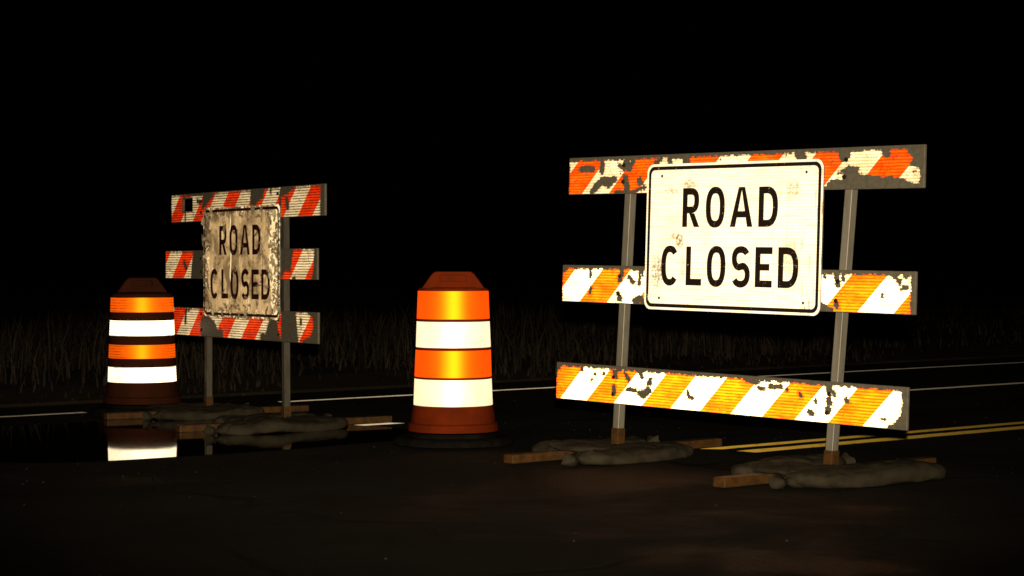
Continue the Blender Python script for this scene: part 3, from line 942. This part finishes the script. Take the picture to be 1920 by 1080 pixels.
RY, LY = -0.86314, -1.00439
R_LOC = (1.05478, 10.56191, 0.0)
L_LOC = (-1.88444, 14.25291, LOW)
barricade('R', 'orange and white striped barricade carrying the clean white sign, on the right', R_LOC, RY, 0.02459, -0.01141, 2.458,
          [1.405, 0.814, 0.2734], [0.0313, -0.0012, -0.0301], (0.0651, 0.792),
          [(-0.808, -0.757, 1.585), (0.694, 0.780, 1.585)], 0.044,
          [(-1.120, 0.2155), (-1.303, 0.2185), (-1.192, 0.2155)], M['film_new'], M['sign_clean'], M['galv'], M['black'], (0.20, 0.62, 0.90), (0.85, 0.4, 0.18),
          side_label='clean white sign reading ROAD CLOSED')
barricade('L', 'red and white striped barricade carrying the peeling tan sign, on the left', L_LOC, LY, 0.0034, 0.0031, 2.448,
          [1.3365 - LOW, 0.9274 - LOW, 0.5162 - LOW], [0.0683, -0.0406, -0.0277], (0.0965, 0.6622 - LOW),
          [(-0.612, -0.612, 1.52), (0.639, 0.623, 1.52)], 0.042,
          [(-1.05, 0.210), (-1.32, 0.2155), (-1.03, 0.220)], M['film_old'], M['sign_worn'], M['galv_dull'], M['black_worn'], (0.16, 0.20, 0.20), (0.5, 0.5, 0.3),
          hole=(-1.012, -0.845, 0.078, 0.166), side_label='weathered peeling tan sign reading ROAD CLOSED')

# ------------------------------------------------------------------ sandbags
def superblob(c, a, rz, e1, seed, lump=0.012, nu=64, nv=24):
    v, f = [], []
    def sp(x, p): return math.copysign(abs(x) ** p, x)
    for i in range(nv + 1):
        ph = -math.pi / 2 + math.pi * i / nv
        for j in range(nu):
            th = 2 * math.pi * j / nu
            x = a[0] * sp(math.cos(ph), e1[0]) * sp(math.cos(th), e1[1])
            y = a[1] * sp(math.cos(ph), e1[0]) * sp(math.sin(th), e1[1])
            z = a[2] * sp(math.sin(ph), e1[0])
            q = Vector((x * 5 + seed, y * 5, z * 7 + seed * 1.7))
            d = lump * mnoise.noise(q) + lump * 0.6 * mnoise.noise(q * 2.7)
            cr_ = 1 - abs(mnoise.noise(Vector((x * 9 + y * 3 + seed, y * 7 - x * 2, seed))))
            d -= lump * 0.6 * max(0.0, cr_ - 0.82) / 0.18
            x += d * x / a[0]; y += d * y / a[1]; z += d * 1.2 + 0.02 * mnoise.noise(Vector((x * 3 + seed, y * 3, 0)))
            cs, sn = math.cos(rz), math.sin(rz)
            v.append((c[0] + x * cs - y * sn, c[1] + x * sn + y * cs, max(c[2] + z, 0.003 + 0.0008 * math.sin(j + i))))
    for i in range(nv):
        for j in range(nu):
            f.append((i * nu + j, i * nu + (j + 1) % nu, (i + 1) * nu + (j + 1) % nu, (i + 1) * nu + j))
    return v, f

def sandbag(label, loc, yaw, spec, seed):
    """saddle sandbag: two filled lobes either side of a barricade foot, joined by the empty neck lying over it"""
    V_, F_ = [], []
    for k, (c, a, rz, e) in enumerate(spec):
        v, f = superblob(c, a, rz, e, seed + 3.3 * k)
        if k < 2:                    # gathered and tied end of the lobe
            cs, sn = math.cos(rz), math.sin(rz)
            ey = -a[1] if k == 0 else a[1]
            ex = seed % 1 * 0.1
            v2, f2 = [], []
            sg = -1 if ey < 0 else 1
            for i, (dy, rr) in enumerate(((-0.06, 0.045), (-0.01, 0.030), (0.02, 0.014), (0.035, 0.013), (0.065, 0.032), (0.085, 0.040))):
                for j in range(12):
                    an = 2 * math.pi * j / 12
                    rj = rr * (1 + 0.25 * math.cos(5 * an + seed) * (i > 3))
                    x, y = ex + rj * 1.5 * math.cos(an), ey + sg * dy
                    v2.append((c[0] + x * cs - y * sn, c[1] + x * sn + y * cs, max(0.032 + rj * math.sin(an), 0.003)))
            for i in range(5):
                for j in range(12):
                    f2.append((i * 12 + j, i * 12 + (j + 1) % 12, (i + 1) * 12 + (j + 1) % 12, (i + 1) * 12 + j))
            o = len(V_); V_ += v2; F_ += [tuple(q + o for q in g) for g in f2]
        o = len(V_)
        V_ += v; F_ += [tuple(i + o for i in q) for q in f]
    b = mesh_obj('sandbag', V_, F_, M['canvas'], smooth=True)
    b.location = loc; b.rotation_euler = (0, 0, yaw)
    return tag(b, label, 'sandbag', 'sandbags weighing down the barricade feet')

def at_foot(loc, yaw, u):
    return (loc[0] + math.cos(yaw) * u, loc[1] + math.sin(yaw) * u, loc[2])

E1 = (0.6, 0.8)
sandbag('pale sandbag under the left post of the barricade on the right', at_foot(R_LOC, RY, -0.808), RY,
        [((0.25, -0.06, 0.034), (0.17, 0.42, 0.046), 0.10, E1), ((-0.19, 0.03, 0.036), (0.16, 0.38, 0.044), -0.05, E1), ((0.03, -0.22, 0.062), (0.20, 0.14, 0.020), 0.0, E1)], 1.0)
sandbag('wide low sandbag under the right post of the barricade on the right', at_foot(R_LOC, RY, 0.694), RY,
        [((0.27, 0.0, 0.036), (0.20, 0.48, 0.050), -0.1, E1), ((-0.20, -0.02, 0.038), (0.16, 0.40, 0.048), 0.1, E1), ((0.03, -0.26, 0.062), (0.22, 0.15, 0.020), 0.0, E1)], 5.0)
sandbag('dark sandbag under the right post of the left-hand barricade', at_foot(L_LOC, LY, 0.639), LY,
        [((0.26, -0.10, 0.036), (0.19, 0.48, 0.048), 0.15, E1), ((-0.20, 0.0, 0.036), (0.16, 0.38, 0.044), 0.0, E1), ((0.03, -0.24, 0.062), (0.20, 0.14, 0.020), 0.0, E1)], 9.0)
sandbag('dim sandbag behind the left drum, under the left post of the left-hand barricade', at_foot(L_LOC, LY, -0.612), LY,
        [((0.24, -0.04, 0.036), (0.17, 0.40, 0.046), 0.0, E1), ((-0.20, 0.0, 0.036), (0.15, 0.36, 0.044), 0.0, E1), ((0.03, -0.22, 0.062), (0.20, 0.14, 0.020), 0.0, E1)], 13.0)

# ------------------------------------------------------------------ drums
def lathe(name, prof, m, parent, seg=72, smooth=True, dent=0.0):
    v, f = [], []
    n = len(prof)
    for k in range(seg):
        a = 2 * math.pi * k / seg
        for r, z in prof:
            if dent:
                q = Vector((math.cos(a) * 1.3 + dent, math.sin(a) * 1.3, z * 3.0))
                r = r * (1 + 0.016 * mnoise.noise(q) + 0.006 * mnoise.noise(q * 3.1))
            v.append((r * math.cos(a), r * math.sin(a), z))
    for k in range(seg):
        k2 = (k + 1) % seg
        for i in range(n - 1):
            f.append((k * n + i, k2 * n + i, k2 * n + i + 1, k * n + i + 1))
    o = mesh_obj(name, v, f, m, parent, smooth)
    if smooth:
        es = o.modifiers.new('edge_split', 'EDGE_SPLIT'); es.split_angle = R(35)
    return o

def drum(label, loc, bands, r_top, r_bot, z_top, z_base, groove, handle, ring, m_body, m_or, m_wh, rz=0.0):
    """bands: (z0, z1, colour) from the top down"""
    root = thing('traffic_drum', label, 'traffic drum', loc, rz, 'striped drums standing in the road')
    zt, zb = bands[0][1], bands[-1][0]
    def rad(z): return r_top + (r_bot - r_top) * (zt - z) / (zt - zb)
    prof = [(0.001, z_top), (r_top * 0.60, z_top), (r_top * 0.86, z_top - 0.006), (rad(zt) - 0.006, zt + groove * 1.4), (rad(zt) - 0.002, zt + groove * 0.6)]
    for i, (z0, z1, c) in enumerate(bands):
        if i: prof += [(rad(z1) + 0.004, (z1 + bands[i - 1][0]) / 2)]
        prof += [(rad(z1), z1), (rad(z0), z0)]
    prof += [(rad(zb) + 0.004, zb - 0.012), (r_bot + 0.012, zb - 0.05), (r_bot + 0.016, z_base + 0.05), (r_bot + 0.030, z_base + 0.042), (r_bot + 0.034, z_base), (0.001, z_base)]
    lathe('body', prof, m_body, root, dent=loc[1])
    for (z0, z1, c) in bands:
        e = 0.0015
        b = lathe('reflective_band', [(rad(z1) - 0.001, z1), (rad(z1) + e, z1 - 0.001), (rad(z0) + e, z0 + 0.001), (rad(z0) - 0.001, z0)], m_or if c == 'o' else m_wh, root, dent=loc[1])
        b['label'] = 'orange reflective band' if c == 'o' else 'white reflective band'
    # moulded handle with its slot
    w0, w1, h, th = handle
    zz = z_top - 0.004
    sw, s0, s1 = w1 * 0.62, h * 0.42, h * 0.72
    outer = [(-w0 / 2, 0), (w0 / 2, 0), (w1 / 2, h * 0.86), (w1 / 2 - 0.02, h), (-w1 / 2 + 0.02, h), (-w1 / 2, h * 0.86)]
    inner = [(-sw / 2, s0), (sw / 2, s0), (sw / 2, s1), (sw / 2 - 0.01, s1 + 0.008), (-sw / 2 + 0.01, s1 + 0.008), (-sw / 2, s1)]
    v, fcs = [], []
    for y in (-th / 2, th / 2):
        v += [(x, y, zz + z) for x, z in outer] + [(x, y, zz + z) for x, z in inner]
    for i in range(6):
        j = (i + 1) % 6
        fcs += [(i, j, 6 + j, 6 + i), (12 + j, 12 + i, 18 + i, 18 + j), (j, i, 12 + i, 12 + j), (6 + i, 6 + j, 18 + j, 18 + i)]
    k0 = len(v)                      # the slot is a blind recess
    v += [(x, 0.0, zz + z) for x, z in inner]
    fcs.append(tuple(range(k0, k0 + 6)))
    bevel(mesh_obj('handle', v, fcs, m_body, root), 0.006)
    # rubber ballast ring round the foot of the drum
    rp = []
    r0, r1, hh = ring
    for k in range(13):
        a = math.pi * k / 12
        rp.append(((r0 + r1) / 2 + (r1 - r0) / 2 * math.cos(a), 0.004 + hh * math.sin(a) ** 0.7))
    rp.append(rp[0])
    lathe('rubber_ring', rp, M['rubber'], root)
    return root

drum('taller drum with wide orange and white bands, standing alone between the two barricades', (-0.348, 12.27, LOW * 0.55),
     [(0.711 + .03, 0.876 + .03, 'o'), (0.544 + .03, 0.696 + .03, 'w'), (0.370 + .03, 0.528 + .03, 'o'), (0.202 + .03, 0.358 + .03, 'w')],
     0.2075, 0.234, 0.925, 0.080, 0.012, (0.37, 0.25, 0.098, 0.06), (0.235, 0.36, 0.045),
     M['drum'], M['band_orange'], M['band_white'])
drum('drum with narrow bands widely spaced, beside the left end of the red striped barricade', (-2.665, 14.92, LOW),
     [(0.742, 0.846, 'o'), (0.574, 0.682, 'w'), (0.412, 0.510, 'o'), (0.242, 0.350, 'w')],
     0.220, 0.243, 0.885, 0.090, 0.016, (0.36, 0.23, 0.105, 0.06), (0.24, 0.36, 0.06),
     M['drum_dull'], M['band_orange_rows'], M['band_white_rows'], 0.35)
